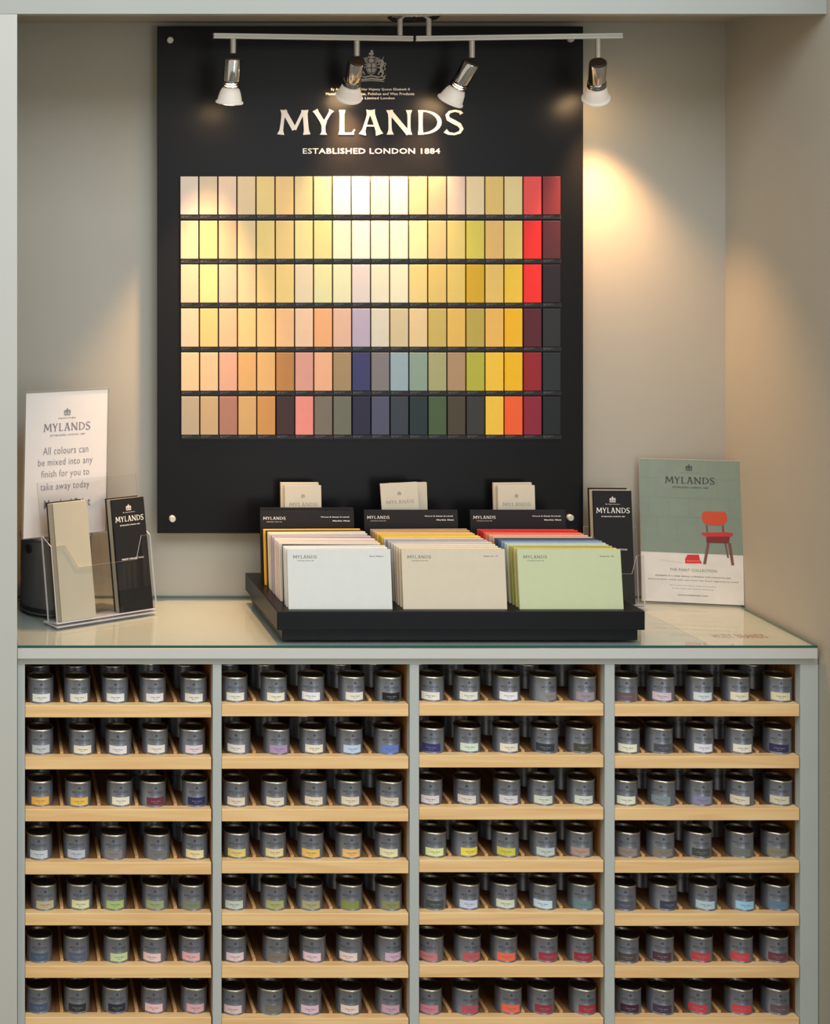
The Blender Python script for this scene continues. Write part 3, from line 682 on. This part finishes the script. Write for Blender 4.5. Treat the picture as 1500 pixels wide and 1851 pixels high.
b.ink(fit(text_geo('Colour Name', .02), 0, 0, .018, .0022), cyl(TR-.00005, .0118), 1); b.ink(fit(text_geo('No. 12', .02), 0, 0, .007, .0018), cyl(TR-.00005, .0084), 1)
lab0 = b.build('colour_label', [M_objp, M_inkl], parent=tin0)
lab1m = lab0.data.copy(); lab1m.materials[1] = M_whited      # pale lettering for dark labels
for o in (lid0, lab0): o.matrix_parent_inverse = Matrix()
T = [
[[(73,2,'white',(222,222,214)),(139.5,4,'ivory',(222,220,208)),(208,1,'bright white',(224,224,218)),(276,5,'chalk white',(224,220,212)),(350,.5,'warm white',(222,216,204))],
 [(72.5,2,'pale blue-grey',(186,192,196)),(148,1.5,'cream',(230,222,196)),(214,-1,'white',(226,222,218)),(280,3,'off-white',(226,220,208)),(347,5,'pale pink',(220,202,208))],
 [(72,1,'amber',(240,174,44)),(141,3,'yellow',(234,186,58)),(216,3,'pale cream',(232,224,200)),(276,6,'maroon',(112,38,62)),(352,4,'navy blue',(38,38,86))],
 [(71,-1,'pale blue-grey',(190,200,210)),(138,0,'pale steel grey',(180,190,204)),(205,0,'mid grey',(128,124,126)),(283,3,'dark grey',(112,112,116)),(352,0,'buttercream',(236,214,152))],
 [(79,3,'khaki',(184,174,130)),(144,2,'pale lemon',(216,216,158)),(205,4,'apple green',(166,192,104)),(280,0,'sage green',(150,164,112)),(345,2,'dull green',(120,132,98))],
 [(71,0,'slate blue',(64,86,112)),(138,2,'dusky blue',(76,90,118)),(210.5,6,'pale green',(192,210,152)),(277,-3,'blush pink',(238,196,192)),(346,-1,'rose pink',(226,166,170))],
 [(69,1,'steel blue',(62,82,116)),(139,1,'black',(42,42,50)),(208,4,'charcoal navy',(36,38,56)),(278,0,'light pink',(234,184,186)),(350,4,'dusty pink',(214,160,168))]],
[[(423,3,'white',(226,224,208)),(494.5,5,'cream',(232,226,202)),(562,0,'bright white',(232,232,232)),(635,7,'ivory',(226,222,206)),(701,7,'black',(26,26,30))],
 [(429,-3,'off-white',(220,216,208)),(499.6,5,'lilac',(170,140,184)),(564.6,4,'cream',(230,222,198)),(631,7,'pale blue',(182,206,232)),(699,7,'mid blue',(84,120,202))],
 [(426,1,'blush cream',(226,206,186)),(495,3,'light cream',(226,214,192)),(566.6,.5,'pale buff',(226,212,182)),(630,4,'oat cream',(224,210,182)),(703,1,'stone',(212,200,176))],
 [(427,1,'mustard yellow',(226,202,104)),(493,4,'pale yellow',(226,210,144)),(561,1,'golden yellow',(248,188,80)),(630,6,'apricot',(244,184,98)),(701,2,'soft cream',(230,220,168))],
 [(421.6,2,'pale grey-green',(190,200,184)),(494.4,3,'moss green',(166,172,98)),(559,4,'pale khaki',(166,166,114)),(631,2,'olive green',(132,142,54)),(702,6,'dull olive',(134,140,82))],
 [(421.6,4,'pale pink',(226,196,198)),(498,3,'taupe',(122,112,98)),(564.6,-1,'pink lilac',(226,196,206)),(631,-2,'shell pink',(230,206,196)),(701,12,'mauve pink',(200,166,190))],
 [(420,.5,'dusty pink',(214,186,190)),(488,8,'grey-brown',(112,106,96)),(557,4,'lilac pink',(214,182,200)),(629.6,3,'pale peach',(226,206,196)),(702,5,'deep mauve',(194,150,170))]],
[[(778,0,'ivory',(226,226,212)),(843,5,'off-white',(222,222,210)),(915,5,'bright white',(234,230,236)),(981,12,'mid grey',(132,132,130)),(1052,7,'mauve grey',(152,138,148))],
 [(778.5,1,'royal navy',(46,46,112)),(844,5,'mint white',(206,226,206)),(914,7,'cream',(228,222,202)),(983.5,2,'dark slate',(46,54,64)),(1046,8,'dark olive',(66,70,56))],
 [(775,3,'pinkish white',(216,206,206)),(843.5,0,'warm white',(216,208,200)),(915.7,4,'cool white',(210,206,212)),(977.6,5,'greenish cream',(206,212,192)),(1049,7,'pale sage white',(202,212,202))],
 [(782,4,'pale lime',(226,232,154)),(839,11,'bright yellow',(240,214,46)),(913,2,'citron',(206,200,50)),(981,6,'pale grey-green',(186,196,192)),(1046,3,'dusty terracotta',(172,142,126))],
 [(782,5,'dark green-grey',(66,76,70)),(842,6,'pale lavender',(192,200,226)),(910,4,'pale sage',(206,216,192)),(981,0,'ice blue',(190,216,226)),(1050,3,'teal grey',(96,132,136))],
 [(777,-4,'dusty rose',(196,112,116)),(844,10,'rose red',(190,76,86)),(910,6,'bright orange',(250,92,46)),(983,8,'crimson',(160,32,56)),(1048,7,'dark crimson',(150,28,52))],
 [(774,2,'rose pink',(204,120,136)),(840.6,11,'raspberry',(186,66,90)),(918,6,'orange',(240,90,46)),(977,7,'ruby',(150,36,56)),(1052,11,'deep red',(160,32,52))]],
[[(1127,5,'mauve brown',(106,82,86)),(1193.5,3,'pale pink-grey',(206,186,200)),(1263,8,'white',(208,216,216)),(1328.6,9,'cream',(226,216,188)),(1405,6,'pale buff',(216,210,172))],
 [(1130.7,4,'pale green cream',(226,228,202)),(1190,9,'dark grey',(72,74,86)),(1264,8,'lilac white',(220,220,236)),(1334.5,8,'cream',(226,222,202)),(1404,4,'deep purple',(50,40,86))],
 [(1126.6,6,'pale cream',(222,224,202)),(1195,-1,'sea green grey',(120,142,146)),(1262,8,'lavender grey',(130,128,166)),(1336.6,0,'light buff',(218,208,182)),(1405,4,'greyed cream',(206,200,172))],
 [(1131.5,3,'rosy taupe',(142,126,116)),(1193,6,'taupe',(126,118,106)),(1260,8,'dark olive grey',(66,72,66)),(1335.5,3,'grey-green',(106,114,110)),(1400,4,'khaki grey',(132,126,106))],
 [(1124,6,'slate',(76,80,96)),(1197.7,12,'navy grey',(56,58,82)),(1270,5,'ice blue',(166,196,206)),(1338,9,'sky blue',(140,196,226)),(1400.5,6,'steel blue',(86,122,152))],
 [(1129,6,'brown-grey',(76,66,66)),(1192,5,'plum',(76,46,62)),(1262,5,'red',(190,42,52)),(1334,4,'bright red',(202,46,56)),(1398,8,'maroon',(108,50,62))],
 [(1133,6,'dark plum',(62,26,52)),(1192.5,5,'aubergine',(66,50,72)),(1260,1,'red',(196,42,52)),(1334,7,'scarlet',(206,46,56)),(1400.5,9,'dull plum',(102,76,86))]]]
NT = ['leftmost', 'second', 'middle', 'fourth', 'rightmost']
first = True
YT = .0335
absent = {(0, 2, 1), (0, 2, 2), (1, 2, 1), (1, 2, 0), (2, 2, 1), (2, 4, 1), (3, 3, 1), (3, 1, 1), (0, 3, 1), (0, 4, 1), (2, 2, 2)}
for bi in range(4):
    lo, hi = LIM[bi]
    for ri in range(7):
        zt_ = Z(TOPS[bi][ri])-.001
        prev = None
        for ci, (cx, dx, nm, col) in enumerate(T[bi][ri]):
            yy = YT+random.uniform(-.0015, .002)
            x = X(cx, yy); x = min(max(x, lo+TR+.0006), hi-TR-.0006)
            # face rotation: centre of label as seen from the camera
            view = math.atan2(x-VX, D0)
            rot = math.asin(max(-.8, min(.8, dx/24.5)))-math.sin(view)
            if first: o = tin0; l_ = lid0; c_ = lab0; first = False
            else:
                o = tin0.copy(); l_ = lid0.copy(); c_ = lab0.copy()
                for q_ in (o, l_, c_): COL.objects.link(q_)
                l_.parent = o; c_.parent = o
            o.location = (x, yy, zt_+.0001); o.rotation_euler = (0, 0, rot)
            g_ = sum(lin(col))/3; c_.color = (*[min(.93, (v*.86+g_*.14)*1.18) for v in lin(col)], 1)
            if sum(col) < 330: c_.data = lab1m
            tag(o, f'grey paint tin with {nm} label, {NT[ci]} on {ROWN[ri]} shelf, {BAYN[bi]} bay', 'paint tin', 'front row of sample paint tins')
            if ri < 5 and (bi, ri, ci) not in absent:
                # second tin of the lane, standing behind
                x2 = min(max(x-.004+random.uniform(-.006, .006), lo+TR+.0006), hi-TR-.0006)
                if prev is not None: x2 = max(x2, prev+2*TR+.001)
                if ci == 4 and x2 > hi-TR-.0006: continue
                o2 = tin0.copy(); l2 = lid0.copy(); COL.objects.link(o2); COL.objects.link(l2); l2.parent = o2
                o2.location = (x2, yy+.072+random.uniform(0, .02), zt_+.0001); o2.rotation_euler = (0, 0, random.uniform(-.6, .6))
                tag(o2, f'shaded grey tin behind the {NT[ci]} one, {ROWN[ri]} shelf, {BAYN[bi]} bay', 'paint tin', 'rear row of sample paint tins')
                prev = x2
